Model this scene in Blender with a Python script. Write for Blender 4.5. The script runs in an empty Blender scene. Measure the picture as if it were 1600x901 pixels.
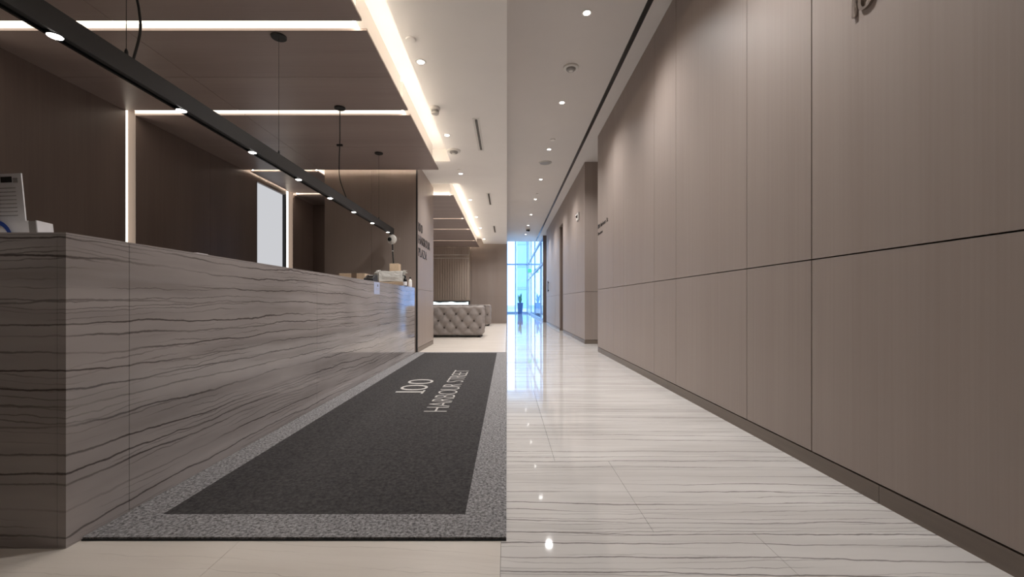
import bpy, bmesh, math, random
from mathutils import Vector, Matrix
random.seed(7)
S = bpy.context.scene
COL = S.collection
H = 0.86                                   # eye height
# ------------------------------------------------------------------ camera
cam = bpy.data.cameras.new('camera')
camo = bpy.data.objects.new('camera', cam); COL.objects.link(camo)
camo.location = (0, 0, H); camo.rotation_euler = (math.pi/2, 0, 0)
cam.sensor_width = 36; cam.lens = 680/1600*36
cam.shift_x = 8/1600; cam.shift_y = 21.5/1600
cam.clip_start = 0.05; cam.clip_end = 300
S.camera = camo
# ------------------------------------------------------------------ world (pale daylight)
W = bpy.data.worlds.new('world'); S.world = W; W.use_nodes = True
bg = W.node_tree.nodes['Background']
bg.inputs[0].default_value = (0.50, 0.70, 1.0, 1); bg.inputs[1].default_value = 3.8
# ------------------------------------------------------------------ exposure
S.view_settings.view_transform = 'Standard'; S.view_settings.look = 'None'
S.view_settings.gamma = 1; S.view_settings.use_curve_mapping = False
S.view_settings.exposure = 0.42
P_RIGHT, P_LEFT, P_PEND = 140, 70, 7.0      # downlight and pendant lamp powers
E_SLOT, E_COVE = 2.7, 20.0                 # light strip strengths
WARM = (1.0, 0.89, 0.74); SOFT = (1.0, 0.985, 0.975)

# ------------------------------------------------------------------ materials
def srgb(r, g, b):
    f = lambda c: ((c/255+0.055)/1.055)**2.4 if c/255 > 0.04045 else c/255/12.92
    return (f(r), f(g), f(b), 1)
def newmat(name):
    m = bpy.data.materials.new(name); m.use_nodes = True
    return m, m.node_tree, m.node_tree.nodes['Principled BSDF']
def N(t, typ, **k):
    n = t.nodes.new(typ)
    for a, v in k.items(): setattr(n, a, v)
    return n
def plain(name, col, rough=.5, metal=0, var=.06, nscale=40, spec=.5, bump=0):
    m, t, b = newmat(name)
    g = N(t, 'ShaderNodeNewGeometry'); n = N(t, 'ShaderNodeTexNoise'); n.inputs['Scale'].default_value = nscale
    n.inputs['Detail'].default_value = 3
    t.links.new(g.outputs['Position'], n.inputs['Vector'])
    r = N(t, 'ShaderNodeValToRGB')
    c = srgb(*col)
    r.color_ramp.elements[0].position = .3; r.color_ramp.elements[1].position = .7
    r.color_ramp.elements[0].color = tuple(x*(1-var) for x in c[:3])+(1,)
    r.color_ramp.elements[1].color = tuple(min(1, x*(1+var)) for x in c[:3])+(1,)
    t.links.new(n.outputs['Fac'], r.inputs['Fac']); t.links.new(r.outputs['Color'], b.inputs['Base Color'])
    b.inputs['Roughness'].default_value = rough; b.inputs['Metallic'].default_value = metal
    b.inputs['Specular IOR Level'].default_value = spec
    if bump:
        bn = N(t, 'ShaderNodeBump'); bn.inputs['Strength'].default_value = bump; bn.inputs['Distance'].default_value = .004
        t.links.new(n.outputs['Fac'], bn.inputs['Height']); t.links.new(bn.outputs['Normal'], b.inputs['Normal'])
    return m
def veneer(name, c0, c1, scale, rough=.38, spec=.5, streak=.5):
    """wood veneer; scale = noise scale per world axis (small along the grain)"""
    m, t, b = newmat(name)
    g = N(t, 'ShaderNodeNewGeometry')
    def nz(sc, det):
        mp = N(t, 'ShaderNodeMapping'); mp.inputs['Scale'].default_value = sc
        t.links.new(g.outputs['Position'], mp.inputs['Vector'])
        n = N(t, 'ShaderNodeTexNoise'); n.inputs['Scale'].default_value = 1; n.inputs['Detail'].default_value = det
        t.links.new(mp.outputs['Vector'], n.inputs['Vector']); return n
    fine = nz(scale, 4); broad = nz(tuple(s*.06+.25 for s in scale), 3)
    mx = N(t, 'ShaderNodeMath', operation='MULTIPLY_ADD')
    t.links.new(fine.outputs['Fac'], mx.inputs[0]); mx.inputs[1].default_value = streak
    ml = N(t, 'ShaderNodeMath', operation='MULTIPLY'); ml.inputs[1].default_value = 1-streak
    t.links.new(broad.outputs['Fac'], ml.inputs[0]); t.links.new(ml.outputs[0], mx.inputs[2])
    r = N(t, 'ShaderNodeValToRGB'); r.color_ramp.elements[0].position = .32; r.color_ramp.elements[1].position = .68
    r.color_ramp.elements[0].color = srgb(*c0); r.color_ramp.elements[1].color = srgb(*c1)
    t.links.new(mx.outputs[0], r.inputs['Fac']); t.links.new(r.outputs['Color'], b.inputs['Base Color'])
    b.inputs['Roughness'].default_value = rough; b.inputs['Specular IOR Level'].default_value = spec
    bn = N(t, 'ShaderNodeBump'); bn.inputs['Strength'].default_value = .12; bn.inputs['Distance'].default_value = .002
    t.links.new(fine.outputs['Fac'], bn.inputs['Height']); t.links.new(bn.outputs['Normal'], b.inputs['Normal'])
    return m
def quartzite(name, base0, base1, vein, axis, rough, tilt=0.0, k=(9, 22), w=(.0022, .0013), amt=.8, warp=1.0):
    """banded stone: thin irregular dark lines across `axis`, gently warped; axis = world index the beds stack along"""
    m, t, b = newmat(name)
    g = N(t, 'ShaderNodeNewGeometry'); sx = N(t, 'ShaderNodeSeparateXYZ'); t.links.new(g.outputs['Position'], sx.inputs[0])
    def math_(op, a, b2=None, c=None):
        n = N(t, 'ShaderNodeMath', operation=op)
        for q, v in enumerate((a, b2, c)):
            if v is None: continue
            if isinstance(v, (int, float)): n.inputs[q].default_value = v
            else: t.links.new(v, n.inputs[q])
        return n.outputs[0]
    def noise(scale, det=2, off=0.0):
        mp = N(t, 'ShaderNodeMapping'); mp.inputs['Scale'].default_value = scale; mp.inputs['Location'].default_value = (off, off*.6, off*1.7)
        t.links.new(g.outputs['Position'], mp.inputs['Vector'])
        n = N(t, 'ShaderNodeTexNoise'); n.inputs['Scale'].default_value = 1; n.inputs['Detail'].default_value = det
        t.links.new(mp.outputs[0], n.inputs['Vector']); return n.outputs['Fac']
    along = math_('ADD', sx.outputs[0 if axis != 0 else 1], sx.outputs[1] if axis == 2 else 0.0)
    v0 = math_('MULTIPLY_ADD', along, tilt, sx.outputs[axis])
    def sc(lo, hi): return tuple(hi if q == axis else lo for q in range(3))
    def layer(k_, hw, off, a1, a2, a3):
        v = math_('MULTIPLY_ADD', math_('SUBTRACT', noise(sc(.55, 1.6), 2, off), .5), a1*warp, v0)
        v = math_('MULTIPLY_ADD', math_('SUBTRACT', noise(sc(2.6, 7), 2, off+3), .5), a2*warp, v)
        v = math_('MULTIPLY_ADD', math_('SUBTRACT', noise(sc(16, 22), 3, off+7), .5), a3*warp, v)
        v = math_('ADD', v, off*3.1)
        vo = N(t, 'ShaderNodeTexVoronoi', voronoi_dimensions='1D', feature='DISTANCE_TO_EDGE'); vo.inputs['Scale'].default_value = k_
        t.links.new(v, vo.inputs['W'])
        mr = N(t, 'ShaderNodeMapRange', interpolation_type='SMOOTHSTEP'); t.links.new(vo.outputs['Distance'], mr.inputs['Value'])
        mr.inputs['From Min'].default_value = hw*k_*.35; mr.inputs['From Max'].default_value = hw*k_*1.5
        mr.inputs['To Min'].default_value = 1; mr.inputs['To Max'].default_value = 0
        return mr.outputs['Result']
    def mask(scale, lo, hi, off, mn=0.0):
        mr = N(t, 'ShaderNodeMapRange', interpolation_type='SMOOTHSTEP'); t.links.new(noise(scale, 3, off), mr.inputs['Value'])
        mr.inputs['From Min'].default_value = lo; mr.inputs['From Max'].default_value = hi; mr.inputs['To Min'].default_value = mn
        return mr.outputs['Result']
    A = math_('MULTIPLY', layer(k[0], w[0], 0.0, .10, .03, .010), mask(sc(.7, 9), .36, .58, 2.2, .15))
    B = math_('MULTIPLY', layer(k[1], w[1], 4.7, .13, .035, .012), mask(sc(1.3, 8), .44, .62, 9.1))
    C = math_('MULTIPLY', layer(k[0]*.6, w[0]*7, 8.3, .10, .03, .006), mask(sc(.6, 5), .42, .65, 5.5))
    f = math_('MAXIMUM', A, math_('MULTIPLY', B, .62)); f = math_('MAXIMUM', f, math_('MULTIPLY', C, .22))
    r = N(t, 'ShaderNodeValToRGB'); r.color_ramp.elements[0].position = .3; r.color_ramp.elements[1].position = .7
    r.color_ramp.elements[0].color = srgb(*base0); r.color_ramp.elements[1].color = srgb(*base1)
    t.links.new(noise(sc(1.2, 6), 5, 1.1), r.inputs['Fac'])
    mix = N(t, 'ShaderNodeMixRGB'); mix.inputs['Color2'].default_value = srgb(*vein)
    t.links.new(math_('MULTIPLY', f, amt), mix.inputs['Fac']); t.links.new(r.outputs['Color'], mix.inputs['Color1'])
    t.links.new(mix.outputs['Color'], b.inputs['Base Color'])
    b.inputs['Roughness'].default_value = rough
    return m
def emit(name, col, strength):
    m = bpy.data.materials.new(name); m.use_nodes = True; t = m.node_tree
    t.nodes.remove(t.nodes['Principled BSDF'])
    e = N(t, 'ShaderNodeEmission'); e.inputs[0].default_value = tuple(col)+(1,); e.inputs[1].default_value = strength
    t.links.new(e.outputs[0], t.nodes['Material Output'].inputs[0]); return m
def thin_glass(name, tint=(.9, .96, 1), refl=.1, rough=.0):
    m = bpy.data.materials.new(name); m.use_nodes = True; t = m.node_tree
    t.nodes.remove(t.nodes['Principled BSDF'])
    tr = N(t, 'ShaderNodeBsdfTransparent'); tr.inputs[0].default_value = tuple(tint)+(1,)
    gl = N(t, 'ShaderNodeBsdfGlossy'); gl.inputs['Roughness'].default_value = rough
    lw = N(t, 'ShaderNodeLayerWeight'); lw.inputs['Blend'].default_value = .25
    ml = N(t, 'ShaderNodeMath', operation='MULTIPLY_ADD'); ml.inputs[1].default_value = .5; ml.inputs[2].default_value = refl*.4
    t.links.new(lw.outputs['Fresnel'], ml.inputs[0])
    mx = N(t, 'ShaderNodeMixShader'); t.links.new(ml.outputs[0], mx.inputs[0]); t.links.new(tr.outputs[0], mx.inputs[1]); t.links.new(gl.outputs[0], mx.inputs[2])
    t.links.new(mx.outputs[0], t.nodes['Material Output'].inputs[0]); return m

def carpet(name, c0, c1, pos0, pos1, scale):
    m, t, b = newmat(name)
    g = N(t, 'ShaderNodeNewGeometry'); n = N(t, 'ShaderNodeTexNoise'); n.inputs['Scale'].default_value = scale; n.inputs['Detail'].default_value = 5; n.inputs['Roughness'].default_value = .75
    t.links.new(g.outputs['Position'], n.inputs['Vector'])
    r = N(t, 'ShaderNodeValToRGB'); r.color_ramp.elements[0].position = pos0; r.color_ramp.elements[1].position = pos1
    r.color_ramp.elements[0].color = srgb(*c0); r.color_ramp.elements[1].color = srgb(*c1)
    t.links.new(n.outputs['Fac'], r.inputs['Fac']); t.links.new(r.outputs['Color'], b.inputs['Base Color'])
    b.inputs['Roughness'].default_value = .95; b.inputs['Specular IOR Level'].default_value = .1
    bn = N(t, 'ShaderNodeBump'); bn.inputs['Strength'].default_value = .7; bn.inputs['Distance'].default_value = .006
    t.links.new(n.outputs['Fac'], bn.inputs['Height']); t.links.new(bn.outputs['Normal'], b.inputs['Normal'])
    return m

M = {}
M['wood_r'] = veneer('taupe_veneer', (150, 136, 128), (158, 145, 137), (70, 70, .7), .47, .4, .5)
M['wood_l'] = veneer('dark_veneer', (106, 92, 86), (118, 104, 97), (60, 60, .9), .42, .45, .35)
M['wood_c'] = veneer('soffit_veneer', (150, 134, 128), (162, 146, 140), (1.2, 60, 60), .4, .45, .35)
M['base'] = veneer('baseboard_veneer', (104, 92, 82), (122, 109, 98), (38, .9, 38), .4)
M['joint'] = plain('dark_joint', (34, 30, 28), .9)  # dark core colour that fills the panel and slab joints
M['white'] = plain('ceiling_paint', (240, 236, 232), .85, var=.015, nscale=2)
M['white_r'] = plain('dimmed_ceiling_paint', (214, 209, 205), .85, var=.015, nscale=2)  # ceiling white, greyed to hold the dimmer light of the right bay
M['marble'] = quartzite('white_quartzite', (202, 197, 193), (220, 216, 212), (96, 88, 84), 1, .045, .02, (11, 27), (.0034, .0022), .8, 1.3)
M['counter'] = quartzite('grey_quartzite', (152, 144, 141), (174, 166, 163), (60, 51, 49), 2, .07, .006, (15, 36), (.0036, .0022), .85, 1.35)
M['limestone'] = quartzite('beige_limestone', (200, 190, 179), (214, 205, 195), (140, 126, 114), 1, .35, .1, (14, 30), (.0016, .0012), .3, 2.0)
M['mat_border'] = carpet('mat_border_pile', (70, 68, 68), (172, 169, 169), .36, .64, 80)
M['mat_inner'] = carpet('mat_inner_pile', (50, 48, 48), (84, 81, 80), .35, .7, 60)
M['mat_letter'] = carpet('mat_letter_pile', (170, 164, 158), (205, 200, 196), .3, .7, 90)
M['rubber'] = plain('rubber_edge', (24, 23, 22), .8)
M['black'] = plain('black_metal', (30, 29, 29), .5, .0)
M['blackgloss'] = plain('black_gloss', (14, 14, 15), .2)
M['chrome'] = plain('brushed_chrome', (196, 190, 184), .22, 1.0)
M['bronze'] = plain('bronze_letter', (34, 28, 26), .5, .1)
M['plastic'] = plain('white_plastic', (218, 214, 208), .45, var=.02)
M['greyplastic'] = plain('grey_plastic', (150, 146, 142), .5, var=.03)
M['paper'] = plain('paper', (246, 245, 248), .7, var=.02)
M['paperblue'] = plain('pale_blue_card', (186, 194, 222), .5, var=.02)
M['ink'] = plain('black_ink', (40, 38, 38), .7)
M['greyink'] = plain('grey_ink', (176, 172, 172), .7)
M['blue'] = plain('blue_ink', (40, 74, 160), .6)
M['card'] = plain('cardboard', (196, 172, 146), .8, var=.05)
M['tape'] = plain('brown_tape', (112, 94, 80), .4)
M['acrylic'] = thin_glass('acrylic', (.97, .97, .98), .02, .05)
M['wrap'] = plain('plastic_wrap', (244, 243, 238), .18, var=.03, nscale=25, spec=.8)
M['glass'] = thin_glass('window_glass', (.88, .95, 1), .1)
M['alu'] = plain('blue_grey_aluminium', (140, 162, 190), .4, .1)
M['fabric'] = plain('taupe_velvet', (150, 141, 136), .75, var=.08, nscale=14, bump=.05)
M['button'] = plain('dark_button', (72, 62, 56), .7)
M['leaf'] = plain('leaf_green', (60, 112, 92), .5, var=.2)
M['pot'] = plain('pot_glaze', (58, 84, 130), .4)
M['soil'] = plain('soil', (50, 42, 36), .95)
M['flute'] = veneer('fluted_veneer', (176, 160, 148), (200, 186, 174), (38, 38, .9), .45)
M['whitepanel'] = plain('white_lacquer', (226, 224, 222), .4, var=.02, nscale=3)
M['slot'] = emit('slot_led', WARM, E_SLOT)
M['cove'] = emit('cove_led', (1, .88, .73), E_COVE)
M['lens'] = emit('downlight_led', (1, .96, .9), 9)
M['flame'] = emit('flame_glow', (.80, .95, 1), 1.3)
M['exit'] = emit('exit_light', (.10, .62, .48), 1.0)
M['blind'] = emit('lit_blind', (.95, .96, 1), .47)
M['pave'] = plain('pavement', (170, 178, 186), .9)
M['tower'] = plain('pale_blue_cladding', (150, 184, 224), .5, var=.04)

# ------------------------------------------------------------------ geometry helpers
def wloc(p):
    v = Vector((0, 0, 0))
    while p is not None: v = v + p.location; p = p.parent
    return v
def link(name, me, loc, parent=None, mat=None):
    o = bpy.data.objects.new(name, me); COL.objects.link(o)
    o.parent = parent; o.location = Vector(loc) - wloc(parent)
    if mat is not None and me is not None and not me.materials: me.materials.append(mat)
    return o
_cache = {}
def box(name, x0, x1, y0, y1, z0, z1, mat, parent=None, bev=0):
    d = (round(x1-x0, 4), round(y1-y0, 4), round(z1-z0, 4)); key = (d, mat.name, bev)
    me = _cache.get(key)
    if me is None:
        bm = bmesh.new(); bmesh.ops.create_cube(bm, size=1)
        bmesh.ops.scale(bm, vec=d, verts=bm.verts)
        if bev: bmesh.ops.bevel(bm, geom=bm.edges[:], offset=bev, segments=2, affect='EDGES', profile=.6)
        me = bpy.data.meshes.new(name); bm.to_mesh(me); bm.free(); me.materials.append(mat); _cache[key] = me
    return link(name, me, ((x0+x1)/2, (y0+y1)/2, (z0+z1)/2), parent)
def lathe(name, prof, loc, mat, parent=None, seg=24, smooth=True):
    """revolve (r, z) pairs about local z"""
    key = ('lathe', tuple(prof), mat.name, seg); me = _cache.get(key)
    if me is None:
        vs, fs = [], []
        for r, z in prof:
            for k in range(seg):
                a = 2*math.pi*k/seg; vs.append((max(r, 1e-4)*math.cos(a), max(r, 1e-4)*math.sin(a), z))
        for i in range(len(prof)-1):
            for k in range(seg):
                a, b_ = i*seg+k, i*seg+(k+1) % seg; fs.append((a, b_, b_+seg, a+seg))
        fs.append(tuple(range(seg))[::-1]); fs.append(tuple(range((len(prof)-1)*seg, len(prof)*seg)))
        me = bpy.data.meshes.new(name); me.from_pydata(vs, [], fs); me.materials.append(mat)
        bm = bmesh.new(); bm.from_mesh(me); bmesh.ops.recalc_face_normals(bm, faces=bm.faces); bm.to_mesh(me); bm.free()
        if smooth:
            for p in me.polygons: p.use_smooth = len(p.vertices) == 4
            me.set_sharp_from_angle(angle=math.radians(35))
        _cache[key] = me
    return link(name, me, loc, parent)
def tube(name, pts, r, mat, parent=None, seg=8, base=None):
    base = Vector(base if base is not None else pts[0]); P = [Vector(p)-base for p in pts]
    vs, fs = [], []
    for i, p in enumerate(P):
        d = (P[min(i+1, len(P)-1)]-P[max(i-1, 0)]).normalized()
        u = d.cross(Vector((0, 1, 0)));
        if u.length < .1: u = d.cross(Vector((1, 0, 0)))
        u.normalize(); v = d.cross(u)
        for k in range(seg):
            a = 2*math.pi*k/seg; vs.append(p+u*r*math.cos(a)+v*r*math.sin(a))
    for i in range(len(P)-1):
        for k in range(seg):
            a, b_ = i*seg+k, i*seg+(k+1) % seg; fs.append((a, b_, b_+seg, a+seg))
    fs.append(tuple(range(seg))[::-1]); fs.append(tuple(range(len(vs)-seg, len(vs))))
    me = bpy.data.meshes.new(name); me.from_pydata([tuple(v) for v in vs], [], fs); me.materials.append(mat)
    return link(name, me, base, parent)
def poly(name, verts, faces, mat, parent=None, base=(0, 0, 0)):
    b_ = Vector(base)
    me = bpy.data.meshes.new(name); me.from_pydata([tuple(Vector(v)-b_) for v in verts], [], faces); me.materials.append(mat)
    bm = bmesh.new(); bm.from_mesh(me); bmesh.ops.recalc_face_normals(bm, faces=bm.faces); bm.to_mesh(me); bm.free()
    return link(name, me, b_, parent)
def empty(name, loc):
    o = bpy.data.objects.new(name, None); COL.objects.link(o); o.location = loc; o.empty_display_size = .1; return o
def tag(o, label, cat, group=None):
    o['label'] = label; o['category'] = cat
    if group: o['group'] = group
    return o
def struct(o): o['kind'] = 'structure'; return o
def letters(text, size, depth, mat, parent, origin, ex, ey, name='letter', width=None, spacing=1.0, align='LEFT', thin=0.0):
    """each glyph one mesh; ex = reading direction, ey = up direction (unit, world); size = cap height"""
    ex, ey = Vector(ex), Vector(ey); ez = ex.cross(ey)
    def glyph(s):
        cu = bpy.data.curves.new('glyph', 'FONT'); cu.body = s; cu.size = 1; cu.extrude = .5; cu.offset = thin; cu.resolution_u = 4
        o = bpy.data.objects.new('glyph', cu); COL.objects.link(o)
        dg = bpy.context.evaluated_depsgraph_get(); dg.update()
        me = bpy.data.meshes.new_from_object(o.evaluated_get(dg))
        bpy.data.objects.remove(o); bpy.data.curves.remove(cu); return me
    cache, pen, items = {}, 0, []
    for ch in text:
        if ch == ' ': pen += .30*spacing; continue
        if ch not in cache:
            me = glyph(ch); xs = [v.co.x for v in me.vertices]; cache[ch] = (me, min(xs), max(xs))
        me, a, b_ = cache[ch]; items.append((ch, pen-a)); pen += (b_-a)+.085*spacing
    pen -= .085*spacing
    k = size/.70                                  # cap height of the built-in face is about .7
    kx = k if width is None else width/pen
    shift = {'LEFT': 0, 'CENTER': -pen*kx/2}[align]
    done = {}
    for ch, x in items:
        me, a, b_ = cache[ch]
        if ch not in done:
            mm = me.copy(); mm.materials.clear(); mm.materials.append(mat)
            for v in mm.vertices:
                c = v.co; p = ex*(c.x-a)*kx+ey*c.y*k+ez*((c.z+.5)*depth)
                v.co = p
            done[ch] = mm
        mm = done[ch]
        o = link(name, mm, Vector(origin)+ex*(shift+(x+a)*kx), parent)
    return pen*kx
ORD = ['nearest', 'second', 'third', 'fourth', 'fifth', 'sixth', 'seventh', 'eighth', 'ninth', 'tenth']

# ================================================================== FLOOR
XB = -.021                                   # marble / limestone line
fl = struct(box('floor', -4.6, 4.6, -4, 34.2, -.2, -.012, M['joint']))
rows = [-4, -2.2, -.4, 1.63, 2.36, 3.76, 5.2, 6.6, 8.0, 9.4, 10.8, 12.2, 13.6, 15.0, 16.4, 17.8, 19.2, 22, 25, 28, 31, 34.15]
g = .0006
for i in range(len(rows)-1):
    y0, y1 = rows[i], rows[i+1]
    xj = [.26, .92, .55, 1.1][(i+3) % 4] if i != 4 else .26
    xe = 4.5 if 7.3 < y0 < 9 else 1.72
    for a, b_ in ((XB, xj), (xj, xe)):
        box('marble_slab', a+g, b_-g, y0+g, y1-g, -.012, 0, M['marble'], fl)
lx = [XB, -.963, -1.905, -2.85, -3.8, -4.5]
ly = [-4, -2.9, -1.9, -.9, .2, 1.3, 2.4, 5.0, 7.6, 9.5, 11.4, 13.3, 15.2, 17.9]
for i in range(len(lx)-1):
    for j in range(len(ly)-1):
        box('limestone_tile', lx[i+1]+g, lx[i]-g, ly[j]+g, ly[j+1]-g, -.012, 0, M['limestone'], fl)

# ================================================================== RIGHT WALL (near)
XR = 1.59; ZC = 3.76; JZ = 1.082
def panel_wall(name, ys, along='y', face=XR, sign=1, mat=None, z0=.082, z1=ZC, zj=JZ, th=.03, back=.14, gap=.0065):
    """wall core plus proud panels with recessed joints; face = visible plane; sign = side the core lies on"""
    a0, a1 = ys[0], ys[-1]
    f, c0, c1 = face, face+sign*th, face+sign*(th+back)
    lo, hi = min(c0, c1), max(c0, c1)
    core = box(name, lo, hi, a0, a1, 0, z1, M['joint']) if along == 'y' else box(name, a0+.18, a1, lo, hi, 0, z1, M['joint'])
    struct(core)
    p0, p1 = min(f, c0), max(f, c0)
    zs = [z0] + list(zj if isinstance(zj, (list, tuple)) else [zj]) + [z1]
    for i in range(len(ys)-1):
        for k in range(len(zs)-1):
            u0, u1 = ys[i]+(gap/2 if i else 0), ys[i+1]-(gap/2 if i < len(ys)-2 else 0)
            w0, w1 = zs[k]+gap/2, zs[k+1]-(gap/2 if k < len(zs)-2 else 0)
            if along == 'y': box('wall_panel', p0, p1, u0, u1, w0, w1, mat, core)
            else: box('wall_panel', u0, u1, p0, p1, w0, w1, mat, core)
    return core
yr = [-4, -2.61, -2.0, -.77, -.165, 1.045, 2.271, 2.883, 4.095, 4.70, 5.94, 6.51, 7.61]
panel_wall('wall_right', yr, mat=M['wood_r'])
bb = struct(empty('baseboard_right', (1.6, 0, 0)))
yb = [-4, -.6, 1.86, 4.3, 7.61]
for i in range(4): box('baseboard_length', XR, XR+.03, yb[i]+.001, yb[i+1]-.001, 0, .077, M['base'], bb)
# right wall beyond the side passage
X2 = 1.61
wf = panel_wall('wall_right_far', [9.031, 10.2, 11.4, 12.5], face=X2, mat=M['wood_r'])
panel_wall('wall_right_mid', [13.3, 14.5, 15.7, 16.9, 17.7], face=X2, mat=M['wood_r'])
box('wall_panel', X2, X2+.03, 12.5, 13.3, 3.15, ZC, M['wood_r'], wf)
panel_wall('wall_passage', [X2, 2.4, 3.4, 4.5], along='x', face=9.0, mat=M['wood_r'])
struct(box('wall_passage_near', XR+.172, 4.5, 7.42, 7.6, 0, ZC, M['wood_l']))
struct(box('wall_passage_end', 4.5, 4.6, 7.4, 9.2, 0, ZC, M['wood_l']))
bb2 = struct(empty('baseboard_right_far', (1.62, 9, 0)))
box('baseboard_length', X2, X2+.03, 9.031, 12.5, 0, .077, M['base'], bb2)
box('baseboard_length', X2, X2+.03, 13.3, 17.7, 0, .077, M['base'], bb2)
box('baseboard_length', X2, 4.5, 9.0, 9.03, 0, .077, M['base'], bb2)
# recessed door between the two panelled runs
d1 = struct(empty('door_1', (X2+.2, 12.9, 0)))
box('door_leaf', X2+.3, X2+.35, 12.5, 13.3, 0, 3.15, M['wood_l'], d1)
box('door_jamb', X2+.031, X2+.3, 13.3, 13.34, 0, 3.15, M['wood_l'], d1)
box('door_jamb', X2+.171, X2+.3, 12.46, 12.5, 0, 3.15, M['wood_l'], d1)
box('door_head', X2+.031, X2+.3, 12.5, 13.3, 3.15, 3.19, M['wood_l'], d1)
box('door_handle', X2+.25, X2+.3, 12.6, 12.63, 1.0, 1.2, M['black'], d1)
# full-height dark recess before the glazed entrance
d2 = struct(empty('door_2', (X2+.2, 18.3, 0)))
box('door_leaf', X2+.3, X2+.35, 17.7, 18.9, 0, ZC, M['wood_l'], d2)
box('door_jamb', X2-.04, X2+.3, 18.9, 19.05, 0, ZC, M['wood_l'], d2)

# ================================================================== CEILINGS
ZL = 3.23; ZCV = 3.44
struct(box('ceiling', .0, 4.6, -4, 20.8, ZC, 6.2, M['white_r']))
cl = struct(empty('ceiling_left', (-.5, 0, ZL)))
box('drop_panel', -.95, 0, -4, 17.7, ZL, 3.95, M['white'], cl)
box('drop_panel', -3.1, -.95, 7.32, 8.7, ZL, 3.95, M['white'], cl)
box('cove_top', -4.6, -.95, -4, 7.32, ZCV, 3.6, M['white'], cl)
box('cove_top', -4.6, -3.1, 7.32, 8.7, ZCV, 3.6, M['white'], cl)
box('cove_top', -4.6, -.95, 8.7, 17.7, ZCV, 3.6, M['white'], cl)
struct(box('ceiling_atrium', -.3, 1.9, 20.8, 34.2, 6.0, 6.2, M['white']))
ZS = 3.05
def soffit(name, x0, x1, bays, xs_joint, ledge, mid=True, deep=.055):
    """dark boards hung below the cove ceiling; gaps between bays are lit slots; ledge=(l,r,near,far) set-backs of the white upstand"""
    root = struct(empty(name, ((x0+x1)/2, bays[0][0], ZS)))
    n = len(bays)
    for i, (y0, y1) in enumerate(bays):
        xs = [x0]+xs_joint+[x1]; ys = [y0, (y0+y1)/2, y1] if mid else [y0, y1]
        for a in range(len(xs)-1):
            for b_ in range(len(ys)-1):
                j = .0025
                box('soffit_board', xs[a]+(j if a else 0), xs[a+1]-(j if a < len(xs)-2 else 0), ys[b_]+(j if b_ else 0), ys[b_+1]-(j if b_ < len(ys)-2 else 0), ZS, ZS+.018, M['wood_c'], root)
        cy0 = y0+(ledge[2] if i == 0 else 0); cy1 = y1-(ledge[3] if i == n-1 else 0)
        box('white_upstand', x0+ledge[0], x1-ledge[1], cy0, cy1, ZS+.018, ZCV, M['white'], root)
    for i in range(n-1):
        box('light_slot', x0+ledge[0], x1-ledge[1], bays[i][1], bays[i+1][0], ZS+deep, ZS+deep+.01, M['slot'], root)
    Y0, Y1 = bays[0][0], bays[-1][1]
    z = ZS+.018
    if ledge[1]: box('cove_light_strip', x1-ledge[1]+.004, x1-ledge[1]+.024, Y0, Y1-ledge[3], z, z+.012, M['cove'], root)
    if ledge[0]: box('cove_light_strip', x0+ledge[0]-.024, x0+ledge[0]-.004, Y0+ledge[2], Y1-ledge[3], z, z+.012, M['cove'], root)
    if ledge[3]: box('cove_light_strip', x0+ledge[0], x1-ledge[1], Y1-ledge[3]+.004, Y1-ledge[3]+.016, z, z+.012, M['cove'], root)
    if ledge[2]: box('cove_light_strip', x0+ledge[0], x1-ledge[1], Y0+ledge[2]-.024, Y0+ledge[2]-.004, z, z+.012, M['cove'], root)
    return root
soffit('ceiling_soffit_reception', -4.36, -1.13, [(-4, 1.9), (1.95, 3.39), (3.51, 4.97), (5.10, 7.20)], [-3.07], (0, .09, 0, .07))
soffit('ceiling_soffit_alcove', -4.30, -3.16, [(7.30, 8.74), (8.86, 9.78)], [], (.05, .05, .0, .0))
soffit('ceiling_soffit_lounge', -4.36, -1.10, [(8.97, 11.35), (11.45, 13.0), (13.1, 15.42), (15.52, 17.3)], [], (0, .09, .08, .07), mid=False, deep=.022)

# ================================================================== LEFT WALLS
XW = -4.36
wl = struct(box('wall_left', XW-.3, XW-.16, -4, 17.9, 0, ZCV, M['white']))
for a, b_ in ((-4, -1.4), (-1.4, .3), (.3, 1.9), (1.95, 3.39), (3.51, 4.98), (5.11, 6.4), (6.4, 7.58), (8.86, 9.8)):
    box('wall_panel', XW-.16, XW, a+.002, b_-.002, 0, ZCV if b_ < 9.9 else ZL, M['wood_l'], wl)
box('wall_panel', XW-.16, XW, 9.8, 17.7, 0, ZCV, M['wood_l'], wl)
for a, b_ in ((1.9, 1.95), (3.39, 3.51), (4.98, 5.11), (8.60, 8.86)):
    box('light_strip', XW-.10, XW-.09, a, b_, .9, ZS+.06, M['slot'], wl)
wn = struct(empty('window_1', (XW, 8.05, 0)))            # pale blind-covered opening in the alcove
box('window_blind', XW-.06, XW-.05, 7.60, 8.55, .9, 2.97, M['blind'], wn)
box('window_frame', XW-.16, XW+.004, 8.55, 8.60, 0, 2.99, M['black'], wn)
box('window_frame', XW-.16, XW+.0, 7.58, 7.60, 0, 2.99, M['black'], wn)
box('window_head', XW-.16, XW, 7.58, 8.60, 2.97, ZCV, M['wood_l'], wn)
box('window_sill', XW-.16, XW, 7.60, 8.55, 0, .9, M['wood_l'], wn)
struct(box('wall_alcove_end', XW, -3.1, 9.8, 9.9, 0, ZCV, M['wood_l']))
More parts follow.
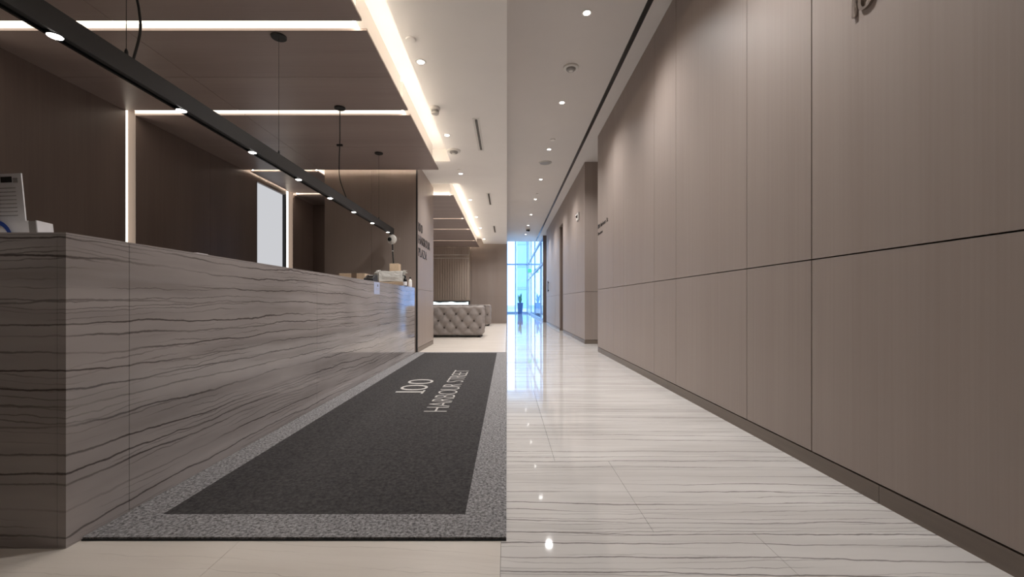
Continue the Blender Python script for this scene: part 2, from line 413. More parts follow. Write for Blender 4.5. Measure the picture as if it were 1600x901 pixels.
# pier with the sign
XP = -1.52
pier = struct(box('wall_pier', -3.07, XP-.03, 7.43, 8.97, 0, ZCV-.21, M['joint']))
for a, b_ in ((-3.1, -2.3), (-2.3, -1.545)):
    box('wall_panel', a+.002, b_-.002, 7.40, 7.43, 0, ZL, M['wood_r'], pier)
box('wall_panel', -3.1, -3.07, 7.43, 8.97, 0, ZL, M['wood_l'], pier)
box('corner_shade_strip', -1.545, XP-.006, 7.402, 7.43, 0, ZL, M['black'], pier)  # dark strip standing in for the shaded gap at the pier corner
for z0, z1 in ((.082, JZ), (JZ, ZL)):
    box('wall_panel', XP-.03, XP, 7.43, 8.97, z0+.002, z1-.002, M['wood_r'], pier)
box('wall_panel', -3.1, XP, 8.97, 9.0, 0, ZL, M['wood_r'], pier)
box('baseboard_length', XP-.03, XP, 7.43, 8.97, 0, .077, M['base'], pier)
# lounge end wall and the blank wall behind it
we = struct(box('wall_end', XW, -.03, 17.74, 17.9, 0, 3.95, M['joint']))
for a, b_ in ((XW, -3.2), (-3.2, -1.45), (-1.45, 0)):
    for z0, z1 in ((.0, JZ), (JZ, 3.9)):
        box('wall_panel', a+.002, b_-.002 if b_ else 0, 17.7, 17.74, z0+.002, z1, M['wood_r'], we)
box('wall_panel', -.03, 0, 17.74, 17.9, 0, 3.9, M['wood_r'], we)
struct(box('wall_atrium_left', -.3, -.03, 17.9, 34.2, 0, 6, M['white']))
struct(box('wall_behind', -4.6, 1.8, -4.15, -4, 0, ZC+.2, M['wood_l']))

# ================================================================== ENTRANCE GLAZING
YG = 33.8
w2 = struct(empty('window_2', (.8, YG, 0)))
for x in (0.0, .66, 1.58): box('window_mullion', x-.05, x+.05, YG-.08, YG+.08, 0, 6, M['alu'], w2)
for z in (.06, 3.80): box('window_transom', -.03, 1.6, YG-.07, YG+.07, z-.06, z+.06, M['alu'], w2)
for a, b_ in ((.05, .61), (.71, 1.53)):
    for z0, z1 in ((.12, 3.74), (3.86, 5.9)): box('window_pane', a, b_, YG-.01, YG+.01, z0, z1, M['glass'], w2)
w3 = struct(empty('window_3', (1.62, 26, 0)))
ym = [19.08, 20.9, 25.6, 29.6, YG-.1]
for y in ym[1:-1]: box('window_mullion', 1.61, 1.68, y-.05, y+.05, 0, 6, M['alu'], w3)
for z in (.05, 2.62, 3.80): box('window_transom', 1.60, 1.69, 19.05, YG-.08, z-.05, z+.05, M['alu'], w3)
for i in range(len(ym)-1):
    for z0, z1 in ((.1, 2.57), (2.67, 3.75), (3.85, 5.95)):
        if i == 0 and z0 > 3.8: continue
        box('window_pane', 1.64, 1.652, ym[i]+.06, ym[i+1]-.06, z0, z1, M['glass'], w3)
struct(box('wall_atrium_header', 1.58, 1.9, 20.82, 34.2, 5.95, 6.0, M['white']))
# outside: paving and pale towers
struct(box('ground_outside', -40, 60, 34.3, 140, -.3, -.06, M['pave']))
struct(box('ground_terrace', 4.7, 60, 9.3, 34.3, -.3, -.06, M['pave']))
struct(box('ground_step', 1.75, 4.7, 9.3, 34.3, -.3, -.06, M['pave']))
tw = empty('office_tower', (6.2, 70, -.06)); tag(tw, 'pale blue office tower seen through the entrance glass', 'building')
box('tower_body', 1.6, 14, 66, 76, -.06, 32, M['tower'], tw)
for k in range(9): box('floor_band', 1.55, 14.05, 65.9, 76.05, 2.8+k*3.4, 3.2+k*3.4, M['alu'], tw)

# ================================================================== DOWNLIGHTS
def spot(name, loc, power, ang=134, blend=1.0, parent=None, col=SOFT):
    l = bpy.data.lights.new(name, 'SPOT'); l.energy = power; l.spot_size = math.radians(ang); l.spot_blend = blend
    l.shadow_soft_size = .05; l.color = col
    o = bpy.data.objects.new(name, l); COL.objects.link(o); o.parent = parent
    o.location = Vector(loc)-wloc(parent); return o
ringp = [(.036, -.001), (.036, -.004), (.048, -.005), (.052, -.001), (.052, 0)]
def downlight(x, y, z, power, label, group):
    r = empty('ceiling_downlight', (x, y, z)); tag(r, label, 'downlight', group)
    lathe('trim_ring', [(.034, 0), (.034, -.004), (.048, -.006), (.054, -.002), (.054, 0)], (x, y, z), M['plastic'], r)
    lathe('lens', [(.034, -.0045), (.034, -.0065), (.02, -.008), (.001, -.0085)], (x, y, z), M['lens'], r)
    spot('lamp', (x, y, z-.03), power, parent=r)
yR = [2.36, 4.36, 6.32, 8.25, 10.27, 12.25, 14.4, 16.4, 18.6]
for i, y in enumerate(yR):
    lab = ('recessed downlight in the right corridor ceiling, %s in view from the camera' % ORD[i-1]) if i else 'recessed downlight in the right corridor ceiling above the near counter end'
    downlight(.80, y, ZC, P_RIGHT, lab, 'downlights along the right corridor ceiling')
yL = [4.29, 6.17, 8.02, 10.07, 12.1, 13.9, 16.3]
for i, y in enumerate(yL):
    downlight(-.85, y, ZL, P_LEFT, 'recessed downlight in the left lower ceiling beside the cove, %s in view from the camera' % ORD[i], 'downlights along the left lower ceiling')
downlight(2.7, 8.0, ZC, P_RIGHT*.6, 'unseen downlight added inside the side passage to brighten its return wall', 'downlights along the right corridor ceiling')  # out-of-view lamp, added to lift the dark return face of the passage

# ------------------------------------------------------------------ other ceiling fittings
def cap(x, y, z, label):
    o = lathe('sprinkler_cover', [(.045, 0), (.045, -.010), (.040, -.014), (.001, -.015)], (x, y, z), M['white'])
    tag(o, label, 'sprinkler', 'concealed sprinkler covers')
cap(-.865, 3.92, ZL, 'flat round sprinkler cover in the left ceiling, just before the nearest downlight')
cap(-.85, 7.80, ZL, 'flat round sprinkler cover in the left ceiling, beside the third downlight')
cap(.815, 7.76, ZC, 'flat round sprinkler cover in the right ceiling, before the third downlight')
cap(.815, 11.67, ZC, 'flat round sprinkler cover in the right ceiling, before the fifth downlight')
def detector(x, y, z, r, label, name='smoke_detector', cat='smoke detector', h=.05):
    e = empty(name, (x, y, z)); tag(e, label, cat)
    lathe('base', [(r, 0), (r, -h*.3), (r*.93, -h*.42), (r*.2, -h*.42)], (x, y, z), M['plastic'], e)
    lathe('sensor_ring', [(r*.62, -h*.42), (r*.6, -h*.7), (r*.5, -h*.9), (r*.2, -h)], (x, y, z), M['greyplastic'], e)
    lathe('centre_cap', [(r*.28, -h*.9), (r*.26, -h*1.05), (r*.1, -h*1.1), (.001, -h*1.1)], (x, y, z), M['plastic'], e)
detector(.79, 5.37, ZC, .095, 'white round smoke detector in the right ceiling between the two nearest downlights')
detector(-.83, 6.80, ZL, .105, 'flat white smoke detector in the left ceiling behind the second downlight')
d = empty('heat_detector', (-.873, 5.30, ZL)); tag(d, 'small white drum detector with side grille hanging in the left ceiling by the cove', 'detector')
lathe('base', [(.058, 0), (.058, -.03), (.05, -.034), (.02, -.034)], (-.873, 5.30, ZL), M['plastic'], d)
lathe('grille', [(.045, -.034), (.046, -.06), (.043, -.065), (.02, -.065)], (-.873, 5.30, ZL), M['greyplastic'], d)
lathe('cap', [(.047, -.065), (.045, -.08), (.03, -.09), (.001, -.092)], (-.873, 5.30, ZL), M['plastic'], d)
sp = empty('ceiling_speaker', (.80, 9.05, ZC)); tag(sp, 'flat round ceiling speaker with grey grille in the right ceiling', 'speaker')
lathe('rim', [(.135, 0), (.135, -.012), (.125, -.016), (.118, -.010), (.118, 0)], (.80, 9.05, ZC), M['plastic'], sp)
lathe('grille', [(.118, -.004), (.118, -.010), (.05, -.013), (.001, -.013)], (.80, 9.05, ZC), M['greyplastic'], sp)
for i, (y0, y1) in enumerate(((5.6, 6.8), (9.45, 10.6), (13.5, 14.8))):
    v = empty('linear_air_vent', (-.40, (y0+y1)/2, ZL)); tag(v, 'white framed black slot air vent in the left ceiling, %s from the camera' % ('nearest', 'middle one', 'farthest')[i], 'air vent', 'slot vents in the left ceiling')
    for a, b_ in ((-.445, -.417), (-.383, -.355)): box('frame_side', a, b_, y0, y1, ZL-.005, ZL, M['plastic'], v)
    for a, b_ in ((y0, y0+.03), (y1-.03, y1)): box('frame_end', -.417, -.383, a, b_, ZL-.005, ZL, M['plastic'], v)
    box('slot', -.417, -.383, y0+.03, y1-.03, ZL-.002, ZL, M['blackgloss'], v)
sd = empty('slot_diffuser', (1.38, 8, ZC)); tag(sd, 'long continuous black slot diffuser running the length of the right ceiling', 'air vent')
box('slot', 1.36, 1.40, -3.99, 20.6, ZC-.003, ZC-.001, M['blackgloss'], sd)
for x in (1.352, 1.40): box('edge_trim', x, x+.008, -4, 20.6, ZC-.004, ZC, M['black'], sd)
dc = empty('dome_camera', (.83, 17.1, ZC)); tag(dc, 'small dark ceiling camera near the far end of the right ceiling', 'camera')
lathe('base', [(.09, 0), (.09, -.04), (.08, -.05), (.01, -.05)], (.83, 17.1, ZC), M['plastic'], dc)
lathe('dome', [(.075, -.05), (.07, -.09), (.045, -.12), (.001, -.13)], (.83, 17.1, ZC), M['blackgloss'], dc)

# ================================================================== RECEPTION COUNTER
XC, Y0, Y1, ZT = -1.54, 1.52, 7.27, 1.10
rc = empty('reception_counter', (-1.9, 4.4, 0)); tag(rc, 'long reception counter clad in grey veined stone slabs', 'counter')
seams = [Y0, 1.775, 3.53, 5.28, 7.03, Y1]
for i in range(5):
    box('stone_panel', XC-.03, XC, seams[i]+(.0012 if i else 0), seams[i+1]-(.0012 if i < 4 else 0), 0, ZT-.004, M['counter'], rc)
box('stone_panel', -2.32, XC-.031, Y0, Y0+.03, 0, ZT-.004, M['counter'], rc)
box('stone_panel', -2.32, XC-.031, Y1-.03, Y1, 0, ZT-.004, M['counter'], rc)
box('carcass', -1.98, XC-.033, Y0+.033, Y1-.033, 0, ZT-.03, M['joint'], rc)
box('counter_top', -2.0, XC, Y0, Y1, ZT-.003, ZT+.004, M['counter'], rc)
box('work_desk', -2.75, -1.99, Y0+.04, Y1-.04, .70, .74, M['whitepanel'], rc)
for y in (Y0+.06, 3.5, 5.3, Y1-.1): box('desk_support', -2.7, -2.02, y, y+.04, 0, .70, M['wood_l'], rc)

# ================================================================== LINEAR PENDANT
LX = -1.90; LZ0, LZ1 = H+1.12, H+1.22
lp = empty('linear_pendant_lamp', (LX, 4.1, LZ0)); tag(lp, 'long black linear pendant lamp with round spots hung over the stone counter', 'pendant lamp')
LY0, LY1 = .75, 7.2
box('housing', LX-.03, LX+.03, LY0, LY1, LZ0+.012, LZ1, M['black'], lp)
box('lower_rail', LX-.03, LX-.018, LY0, LY1, LZ0, LZ0+.012, M['blackgloss'], lp)
box('lower_rail', LX+.018, LX+.03, LY0, LY1, LZ0, LZ0+.012, M['black'], lp)
box('end_cap', LX-.031, LX+.031, LY1, LY1+.006, LZ0-.001, LZ1+.001, M['black'], lp)
for y in (1.12, 1.83, 2.54, 3.25, 3.97, 4.68, 5.40, 6.15, 6.95):
    s = lathe('spot_rim', [(.030, .012), (.030, -.002), (.027, -.003), (.027, .008)], (LX, y, LZ0), M['black'], lp)
    lathe('spot_lens', [(.0265, .006), (.026, -.004), (.014, -.010), (.001, -.012)], (LX, y, LZ0), M['lens'], s)
    spot('lamp', (LX, y, LZ0-.02), P_PEND, 80, .6, lp, (1, .96, .9))
for y in (2.15, 3.588, 6.39):
    tube('suspension_wire', [(LX+.02, y, LZ1), (LX+.02, y, ZS-.01)], .0016, M['black'], lp, 6)
    lathe('wire_grip', [(.008, 0), (.008, .018), (.004, .03), (.001, .03)], (LX+.02, y, LZ1), M['black'], lp, 10)
for y in (3.588, 4.90, 6.39):
    lathe('ceiling_canopy', [(.06, 0), (.06, -.012), (.055, -.016), (.001, -.016)], (LX+.02, y, ZS), M['black'], lp)
def cable(pts, n=10):
    out = []
    P = [Vector(p) for p in pts]; P = [P[0]]+P+[P[-1]]
    for i in range(1, len(P)-2):
        for k in range(n):
            t = k/n; a, b_, c, d_ = P[i-1], P[i], P[i+1], P[i+2]
            out.append(.5*((2*b_)+(c-a)*t+(2*a-5*b_+4*c-d_)*t*t+(3*b_-a-3*c+d_)*t**3))
    out.append(P[-2]); return out
tube('power_cable', cable([(LX+.02, 4.90, ZS), (LX+.02, 4.90, 2.7), (LX+.02, 4.88, 2.45), (LX+.02, 4.90, 2.25), (LX+.02, 5.1, LZ1)]), .006, M['black'], lp)
box('cable_clip', LX-.012, LX+.052, 4.885, 4.905, 2.615, 2.635, M['black'], lp)
tube('power_cable', cable([(LX+.02, 2.16, ZS), (LX+.02, 2.18, 2.55), (LX+.02, 2.225, 2.35), (LX+.02, 2.23, 2.24), (LX+.02, 2.19, LZ1)]), .006, M['black'], lp)

# ================================================================== ENTRANCE MAT
MX0, MX1, MY0, MY1 = -1.535, -.002, 1.575, 7.42
mat = empty('entrance_mat', ((MX0+MX1)/2, (MY0+MY1)/2, 0)); tag(mat, 'long dark grey entrance mat with speckled grey border and address lettering', 'mat')
b_ = .155; ZM = .011
ring = [(MX0, MX1, MY0, MY0+.17), (MX0, MX1, MY1-.10, MY1), (MX0, MX0+b_, MY0+.17, MY1-.10), (MX1-.165, MX1, MY0+.17, MY1-.10)]
box('backing', MX0, MX1, MY0-.006, MY1, 0, .004, M['rubber'], mat)
for r in ring: box('border', *r, .004, ZM, M['mat_border'], mat)
box('field', MX0+b_, MX1-.165, MY0+.17, MY1-.10, .004, ZM, M['mat_inner'], mat)
letters('HARBOUR STREET', .19, .0015, M['mat_letter'], mat, (-.465, 3.38, ZM), (0, 1, 0), (-1, 0, 0), width=2.06, thin=-.016)
letters('100', .28, .0015, M['mat_letter'], mat, (-.785, 4.10, ZM), (0, 1, 0), (-1, 0, 0), width=.69, thin=-.014)
box('letter', -.803, -.785, 4.045, 4.20, ZM, ZM+.0015, M['mat_letter'], mat)

# ================================================================== SIGNS
sg = empty('wall_sign', (XP, 7.95, 1.9)); tag(sg, 'dark raised three-line lettering on the pier beside the counter', 'sign')
for s, z, w in (('100', 2.09, .36), ('HARBOUR', 1.875, 1.09), ('PLAZA', 1.655, .76)):
    letters(s, .15, .006, M['bronze'], sg, (XP, 7.47, z), (0, 1, 0), (0, 0, 1), width=w)
s2 = empty('wall_sign', (XR, 7.2, 2.1)); tag(s2, 'small dark two-line lettering at the far end of the right wall', 'sign')
letters('100 Harbour St', .07, .004, M['bronze'], s2, (XR, 7.58, 2.135), (0, -1, 0), (0, 0, 1), width=.74)
letters('Elevators', .05, .004, M['bronze'], s2, (XR, 7.58, 2.02), (0, -1, 0), (0, 0, 1), width=.36)
s3 = empty('wall_sign', (XR, 1.9, 2.1)); tag(s3, 'silver raised house number high on the near right wall', 'sign')
letters('100', .085, .014, M['chrome'], s3, (XR, 1.99, 2.155), (0, -1, 0), (0, 0, 1), width=.21)

# ================================================================== THINGS ON THE COUNTER
ZK = ZT+.004
bs = empty('brochure_stand', (-1.93, 1.68, ZK)); tag(bs, 'clear acrylic brochure stand with white leaflets on the near counter end', 'brochure stand')
def slab(name, c, ux, uy, w, h, t, mat, parent):
    """thin board: c = bottom centre, ux = width dir, uy = height dir"""
    ux, uy = Vector(ux).normalized(), Vector(uy).normalized(); n = ux.cross(uy); c = Vector(c); vs = []
    for dz in (0, -t):
        for a, b2 in ((-.5, 0), (.5, 0), (.5, 1), (-.5, 1)): vs.append(c+ux*w*a+uy*h*b2+n*dz)
    return poly(name, vs, [(0, 1, 2, 3), (7, 6, 5, 4), (0, 4, 5, 1), (1, 5, 6, 2), (2, 6, 7, 3), (3, 7, 4, 0)], mat, parent, c)
ux, uy = Vector((1, -.12, 0)).normalized(), Vector((-.23, .12, 1)).normalized(); nn = ux.cross(uy)
slab('leaflet', (-1.945, 1.67, ZK+.012), ux, uy, .24, .252, .004, M['paper'], bs)
slab('leaflet', (-1.93, 1.662, ZK+.006), ux, uy, .25, .062, .002, M['paper'], bs)
slab('holder_back', (-1.92, 1.70, ZK+.004), ux, uy, .29, .05, .003, M['acrylic'], bs)
slab('holder_end', (-1.789, 1.645, ZK+.004), ux, uy, .036, .062, .05, M['greyplastic'], bs)
slab('holder_edge', (-1.768, 1.640, ZK+.004), ux, uy, .005, .064, .055, M['paper'], bs)
box('holder_base', -2.06, -1.765, 1.645, 1.74, ZK, ZK+.004, M['acrylic'], bs)
base = Vector((-1.945, 1.67, ZK+.012))
def onpaper(u, v, d=.0012): return base+ux*u+uy*v+nn*d
slab('printed_picture', onpaper(.052, .215), ux, uy, .05, .024, .0008, M['ink'], bs)
slab('printed_picture', onpaper(.092, .213), ux, uy, .02, .020, .0008, M['greyink'], bs)
slab('printed_picture', onpaper(.0, .215), ux, uy, .045, .024, .0008, M['greyink'], bs)
for k in range(8): slab('printed_line', onpaper(-.005, .19-.016*k), ux, uy, .19, .003, .0006, M['greyink'], bs)
vs, fs = [], []
cb = onpaper(.0, -.012)-nn*.0+Vector((0, -.012, 0))
for k in range(32):
    a = 2*math.pi*k/32
    for r in (.072, .055): vs.append(cb+ux*r*math.cos(a)+uy*(r*math.sin(a)))
for k in range(16): a = 2*k; fs.append((a, a+1, a+3, a+2))
poly('printed_ring', vs[:34], fs, M['blue'], bs, cb)

cb1 = empty('cardboard_box', (-1.9, 5.55, ZK)); tag(cb1, 'flat beige cardboard box sealed with brown tape on the counter', 'box')
box('carton', -2.065, -1.75, 5.36, 5.75, ZK, ZK+.112, M['card'], cb1, .003)
box('tape', -1.915, -1.85, 5.358, 5.752, ZK+.03, ZK+.1135, M['tape'], cb1)
ct = empty('card_terminal', (-1.63, 5.2, ZK)); tag(ct, 'black card payment terminal with tilted screen beside the beige box', 'card terminal')
poly('body', [(x, y, z) for x in (-1.685, -1.575) for y, z in ((5.12, ZK), (5.32, ZK), (5.30, ZK+.085), (5.26, ZK+.09), (5.12, ZK+.035))],
     [(0, 1, 2, 3, 4), (9, 8, 7, 6, 5)]+[(i, (i+1) % 5, (i+1) % 5+5, i+5) for i in range(5)], M['black'], ct, (-1.63, 5.2, ZK))
slab('screen', (-1.63, 5.185, ZK+.063), (1, 0, 0), (0, .14, .055), .075, .07, .003, M['blackgloss'], ct)
slab('screen_text', (-1.63, 5.215, ZK+.0765), (1, 0, 0), (0, .14, .055), .055, .012, .002, M['greyink'], ct)
slab('keypad', (-1.63, 5.13, ZK+.041), (1, 0, 0), (0, .14, .055), .08, .05, .003, M['blackgloss'], ct)
tr = tag(box('parcel_tray', -2.02, -1.62, 6.78, 7.0, ZK, ZK+.075, M['card'], None, .006), 'low beige cardboard tray under the wrapped parcel', 'tray')
pk = empty('wrapped_parcel', (-1.79, 6.9, ZK+.075)); tag(pk, 'white parcel in shiny clear wrap lying on the beige tray', 'parcel')
def lumpy(name, x0, x1, y0, y1, z0, z1, mat, parent, amp, n=(14, 6, 7)):
    c = Vector(((x0+x1)/2, (y0+y1)/2, (z0+z1)/2)); d_ = Vector((x1-x0, y1-y0, z1-z0))
    bm = bmesh.new(); bmesh.ops.create_cube(bm, size=1)
    bmesh.ops.subdivide_edges(bm, edges=bm.edges[:], cuts=7, use_grid_fill=True)
    rnd = random.Random(3)
    for v in bm.verts:
        q = v.co.copy(); s_ = 1-.10*(1-abs(q.x)*2)
        v.co = Vector((q.x*d_.x, q.y*d_.y*s_, q.z*d_.z*s_))
        if q.z > -.49: v.co += Vector((rnd.uniform(-amp, amp), rnd.uniform(-amp, amp), rnd.uniform(-amp, amp)))
    me = bpy.data.meshes.new(name); bm.to_mesh(me); bm.free(); me.materials.append(mat)
    return link(name, me, c, parent)
lumpy('wrapping', -2.0, -1.64, 6.80, 6.97, ZK+.079, ZK+.25, M['wrap'], pk, .004)
def fan(name, cx, sgn, mat):
    vs = []; fs = []
    for k in range(9):
        t = k/8; ww = .055+.03*math.sin(k*2.4)
        z = ZK+.10+.165*t; y = 6.83+.015*math.sin(k*1.9)
        vs += [(cx, y+.05, z), (cx+sgn*(ww*(.6+.6*t)), y-.03*((k % 2)*2-1)*.6, z+.012*((k % 2)*2-1)), (cx, y+.056, z), ]
    for k in range(8):
        a = 3*k; fs += [(a, a+1, a+4, a+3), (a+1, a+2, a+5, a+4)]
    return poly(name, vs, fs, mat, pk, (cx, 6.85, ZK+.1))
fan('wrap_end', -1.64, 1, M['wrap']); fan('wrap_end', -2.0, -1, M['wrap'])
box('wrap_seam', -1.93, -1.70, 6.792, 6.80, ZK+.15, ZK+.165, M['wrap'], pk)
cb2 = empty('cardboard_box', (-1.83, 7.13, ZK)); tag(cb2, 'small upright beige box behind the wrapped parcel, under the camera stand', 'box')
box('carton', -1.905, -1.755, 7.055, 7.205, ZK, 1.487, M['card'], cb2, .003)
box('flap_seam', -1.905, -1.755, 7.122, 7.128, 1.487, 1.4885, M['tape'], cb2)
wc = empty('desk_camera', (-1.86, 7.12, 1.4885)); tag(wc, 'round white camera with black lens on a thin black stand', 'camera')
lathe('stand_foot', [(.03, 0), (.03, .006), (.012, .012), (.001, .012)], (-1.855, 7.12, 1.4885), M['black'], wc)
tube('stand_pole', [(-1.855, 7.12, 1.495), (-1.868, 7.12, 1.66), (-1.872, 7.12, 1.825)], .011, M['black'], wc, 10)
lathe('pole_joint', [(.014, 0), (.016, .008), (.014, .016), (.001, .016)], (-1.868, 7.12, 1.69), M['greyplastic'], wc, 12)
hd = lathe('camera_head', [(.05, -.045), (.072, -.03), (.083, 0), (.078, .02), (.06, .03), (.03, .034), (.001, .034)], (-1.88, 7.12, 1.888), M['plastic'], wc, 28)
ln = lathe('lens', [(.032, .028), (.034, .045), (.03, .05), (.012, .053), (.001, .053)], (-1.88, 7.12, 1.888), M['blackgloss'], wc, 20)
for o in (hd, ln): o.rotation_euler = (math.radians(90), 0, math.radians(-22))
ln.location += Vector((-.012, -.01, -.004))
for i, (x, by) in enumerate(((-1.575, 6.735), (-1.573, 7.08))):
    bt = empty('sanitizer_bottle', (x, by, ZK)); tag(bt, ('small labelled bottle at the far counter corner, nearer the parcel', 'small labelled bottle at the far counter corner, nearer the counter edge')[i], 'bottle', 'small bottles at the far counter corner')
    lathe('bottle', [(.026, 0), (.028, .004), (.028, .10), (.022, .12), (.011, .13), (.011, .14)], (x, by, ZK), M['blackgloss'] if i == 0 else M['wrap'], bt, 18)
    lathe('label', [(.0285, .015), (.0285, .075)], (x, by, ZK), M['paper'], bt, 18)
    lathe('cap', [(.014, .138), (.014, .16), (.010, .165), (.001, .165)], (x, by, ZK), M['black'], bt, 14)
    if i == 0: box('pump_nozzle', x-.04, x+.006, by-.006, by+.006, ZK+.163, ZK+.172, M['black'], bt)
nt = empty('notice_card', (XC, 5.145, 1.03)); tag(nt, 'pale blue notice card stuck on the counter front near its top', 'notice')
box('card', XC, XC+.003, 5.04, 5.26, .955, 1.097, M['paperblue'], nt)
box('printed_mark', XC+.003, XC+.0035, 5.165, 5.195, 1.045, 1.072, M['ink'], nt)
box('printed_line', XC+.003, XC+.0035, 5.10, 5.22, 1.02, 1.024, M['greyink'], nt)
box('printed_line', XC+.003, XC+.0035, 5.10, 5.22, 1.005, 1.009, M['greyink'], nt)
pc = empty('paper_pad', (-1.6, 2.24, ZK)); tag(pc, 'tiny white note pad lying on the counter edge', 'note pad')
box('sheets', -1.66, -1.56, 2.19, 2.27, ZK, ZK+.006, M['paper'], pc); box('binding', -1.66, -1.56, 2.27, 2.276, ZK, ZK+.007, M['greyplastic'], pc)

# ================================================================== WALL FITTINGS (right)
kc = empty('wall_camera', (X2, 9.8, 2.78)); tag(kc, 'small white square wall camera with dark eye on the far right wall', 'camera')
box('housing', X2-.03, X2, 9.65, 9.95, 2.71, 2.86, M['plastic'], kc, .004)
l_ = lathe('lens', [(.04, 0), (.04, .02), (.03, .03), (.001, .03)], (X2-.03, 9.78, 2.79), M['blackgloss'], kc, 16); l_.rotation_euler = (0, math.radians(-90), 0)
hp = empty('door_pull', (X2, 16.7, 1.5)); tag(hp, 'short dark vertical pull handle on the far right panelled wall', 'handle')
box('grip', X2-.05, X2-.03, 16.66, 16.74, 1.25, 1.68, M['black'], hp)
for z in (1.3, 1.6): box('standoff', X2-.03, X2, 16.685, 16.715, z, z+.03, M['black'], hp)
ex = empty('exit_sign', (1.5, 27.4, 2.75)); tag(ex, 'small teal lit exit sign hanging by the glass entrance', 'sign')
box('housing', 1.30, 1.57, 27.42, 27.48, 2.72, 2.98, M['plastic'], ex); box('lit_face', 1.31, 1.56, 27.415, 27.42, 2.73, 2.97, M['exit'], ex)
box('bracket', 1.57, 1.60, 27.43, 27.47, 2.80, 2.88, M['alu'], ex)

# ================================================================== SOFAS
def tuft_box(name, x0, x1, y0, y1, z0, z1, parent, base, r=.045, step=.028, tuft=True, dx=.29, dz=.165):
    c = Vector(((x0+x1)/2, (y0+y1)/2, (z0+z1)/2)); h = Vector(((x1-x0)/2, (y1-y0)/2, (z1-z0)/2))
    vs, fs = [], []; btn = []
    def hgt(u, v):
        # diamond lattice of buttons with creases between them
        a, b2 = u/dx+v/(2*dz), u/dx-v/(2*dz)
        fa, fb = abs(a-round(a)), abs(b2-round(b2))
        crease = -(.010*math.exp(-(fa/.07)**2)+.010*math.exp(-(fb/.07)**2))
        pit = -.022*math.exp(-((fa**2+fb**2)/.03))
        return crease+pit+.022*(1-math.exp(-(min(fa, fb)/.25)**2))
    for ax in range(3):
        for sg_ in (-1, 1):
            if ax == 2 and sg_ < 0: continue
            u, v = [(1, 2), (0, 2), (0, 1)][ax]
            nu, nv = max(4, int(2*h[u]/step)), max(4, int(2*h[v]/step)); o = len(vs)
            for i in range(nu+1):
                for j in range(nv+1):
                    p = Vector((0, 0, 0)); p[ax] = sg_*h[ax]; p[u] = (2*i/nu-1)*h[u]; p[v] = (2*j/nv-1)*h[v]
                    q = Vector([max(-h[k]+r, min(h[k]-r, p[k])) for k in range(3)])
                    n_ = (p-q).normalized(); w = q+n_*r
                    if tuft and ax < 2:
                        e = min(1, max(0, (min(h[u]-abs(p[u]), h[v]-abs(p[v]))-.0)/.06))
                        w = w+n_*hgt(p[u], p[v])*e
                    vs.append(w)
            for i in range(nu):
                for j in range(nv):
                    a = o+i*(nv+1)+j; f = (a, a+1, a+nv+2, a+nv+1)
                    fs.append(f)
    me = bpy.data.meshes.new(name); me.from_pydata([tuple(x) for x in vs], [], fs); me.materials.append(M['fabric'])
    bm = bmesh.new(); bm.from_mesh(me); bmesh.ops.remove_doubles(bm, verts=bm.verts, dist=.002); bmesh.ops.recalc_face_normals(bm, faces=bm.faces); bm.to_mesh(me); bm.free()
    for p in me.polygons: p.use_smooth = True
    return link(name, me, c, parent)
bprof = ((.024, 0), (.022, .008), (.010, .013), (.001, .014))
def buttons(parent, yface, sgn, x0, x1, z0, z1, dx=.29, dz=.165, rot=0):
    cx, cz = (x0+x1)/2, (z0+z1)/2
    for a in range(-14, 15):
        for b2 in range(-14, 15):
            u = (a+b2)/2*dx; v = (a-b2)*dz
            if abs(u) < (x1-x0)/2-.05 and abs(v) < (z1-z0)/2-.05:
                o = lathe('button', bprof, (cx+u, yface-sgn*.016, cz+v), M['button'], parent, 10)
                o.rotation_euler = (math.radians(90*sgn if sgn > 0 else -90), 0, 0) if sgn else (0, 0, 0)
def sofa(x0, x1, yb, d, label):
    """yb = y of the side towards the camera; d = +1 back towards the camera, -1 seat towards the camera"""
    e = empty('tufted_sofa', ((x0+x1)/2, yb+.45, 0)); tag(e, label, 'sofa', 'tufted lounge sofas')
    y1 = yb+.92; T = .77
    if d > 0:
        tuft_box('backrest', x0, x1, yb, yb+.2, .05, T, e, None); buttons(e, yb, 1, x0, x1, .05, T)
        ya, yc = yb+.2, y1
    else:
        tuft_box('backrest', x0, x1, y1-.2, y1, .05, T, e, None); ya, yc = yb, y1-.2
    for a, b2 in ((x0, x0+.2), (x1-.2, x1)): tuft_box('armrest', a, b2, ya, yc, .05, T, e, None)
    if d < 0: buttons(e, yb, 1, x1-.2, x1, .05, T)
    tuft_box('seat_base', x0+.2, x1-.2, ya, yc, .05, .28, e, None, tuft=False)
    xm = (x0+x1)/2
    for a, b2 in ((x0+.205, xm-.003), (xm+.003, x1-.205)): tuft_box('seat_cushion', a, b2, ya+.01, yc, .28, .44, e, None, tuft=False, step=.06)
    for xx in (x0+.08, x1-.08):
        for yy in (yb+.08, y1-.08): lathe('foot', ((.022, 0), (.03, .05), (.001, .05)), (xx, yy, 0), M['black'], e, 10)
sofa(-2.75, -.594, 10.63, 1, 'taupe tufted sofa seen from its back, nearest to the pier')
sofa(-2.75, -.61, 15.75, -1, 'taupe tufted sofa against the far lounge wall, behind the nearer sofa')

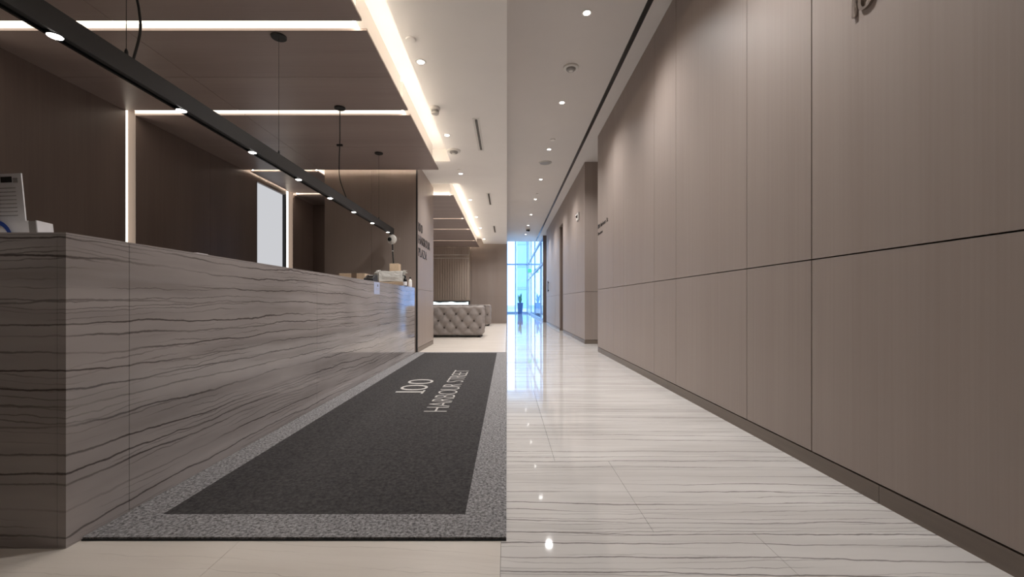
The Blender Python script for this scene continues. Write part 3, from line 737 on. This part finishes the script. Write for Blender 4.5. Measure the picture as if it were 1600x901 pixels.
# ================================================================== FIREPLACE FEATURE
fp = empty('fireplace_feature', (-2.6, 17.5, 0)); tag(fp, 'vertically fluted wood chimney breast with a long glowing fire slot', 'fireplace')
FX0, FX1, FY = -4.0, -1.5, 17.3
box('core', FX0, FX1, FY+.02, 17.69, 0, .70, M['flute'], fp); box('core', FX0, FX1, FY+.02, 17.69, .92, ZS-.002, M['flute'], fp)
box('core', FX0, FX1, FY+.25, 17.69, .70, .92, M['ink'], fp)
nfl = 26; wfl = (FX1-FX0)/nfl
for k in range(nfl):
    for z0, z1 in ((.94, 2.60), (2.76, ZS-.01)):
        box('flute_slat', FX0+k*wfl+.006, FX0+(k+1)*wfl-.006, FY, FY+.02, z0, z1, M['flute'], fp)
for z in (2.60, 2.73): box('pale_band', FX0, FX1, FY-.004, FY+.02, z, z+.03, M['plastic'], fp)
vs, fs = [], []
for k in range(41):
    x = FX0+.04+(FX1-FX0-.08)*k/40; zt = .862+.016*math.sin(k*.5)+.008*math.sin(k*1.1+1)
    vs += [(x, FY+.08, .71), (x, FY+.08, zt), (x, FY+.12, .71), (x, FY+.12, zt)]
for k in range(40):
    a = 4*k; fs += [(a, a+4, a+5, a+1), (a+2, a+3, a+7, a+6), (a+1, a+5, a+7, a+3)]
poly('flame', vs, fs, M['flame'], fp, ((FX0+FX1)/2, FY+.1, .7))

# ================================================================== PLANT BY THE GLASS
pp = empty('potted_plant', (.99, 32.4, 0)); tag(pp, 'leafy plant in a tall blue pot before the entrance window', 'plant')
lathe('pot', ((.15, 0), (.16, .02), (.22, .80), (.23, .82), (.20, .82), (.195, .76), (.001, .76)), (.99, 32.4, 0), M['pot'], pp)
lathe('soil', ((.19, .76), (.18, .78), (.001, .785)), (.99, 32.4, 0), M['soil'], pp)
rnd = random.Random(5)
for k in range(11):
    a = k*2.4; ln_ = rnd.uniform(.35, .85); tip = Vector((.99+math.cos(a)*.32*rnd.uniform(.4, 1), 32.4+math.sin(a)*.3, .8+ln_))
    root = Vector((.99+math.cos(a)*.05, 32.4+math.sin(a)*.05, .76)); midp = (root+tip)/2+Vector((0, 0, .08))
    side = Vector((-math.sin(a), math.cos(a), 0))*.055
    vs = [root-side*.2, root+side*.2, midp-side, midp+side+Vector((0, 0, .01)), tip]
    up = Vector((math.cos(a), math.sin(a), .3))*.004
    vs += [v-up for v in vs]
    poly('leaf', vs, [(0, 1, 3, 2), (2, 3, 4), (5, 7, 8, 6), (7, 9, 8), (0, 2, 7, 5), (1, 6, 8, 3), (2, 4, 9, 7), (3, 8, 9, 4)], M['leaf'], pp, root)
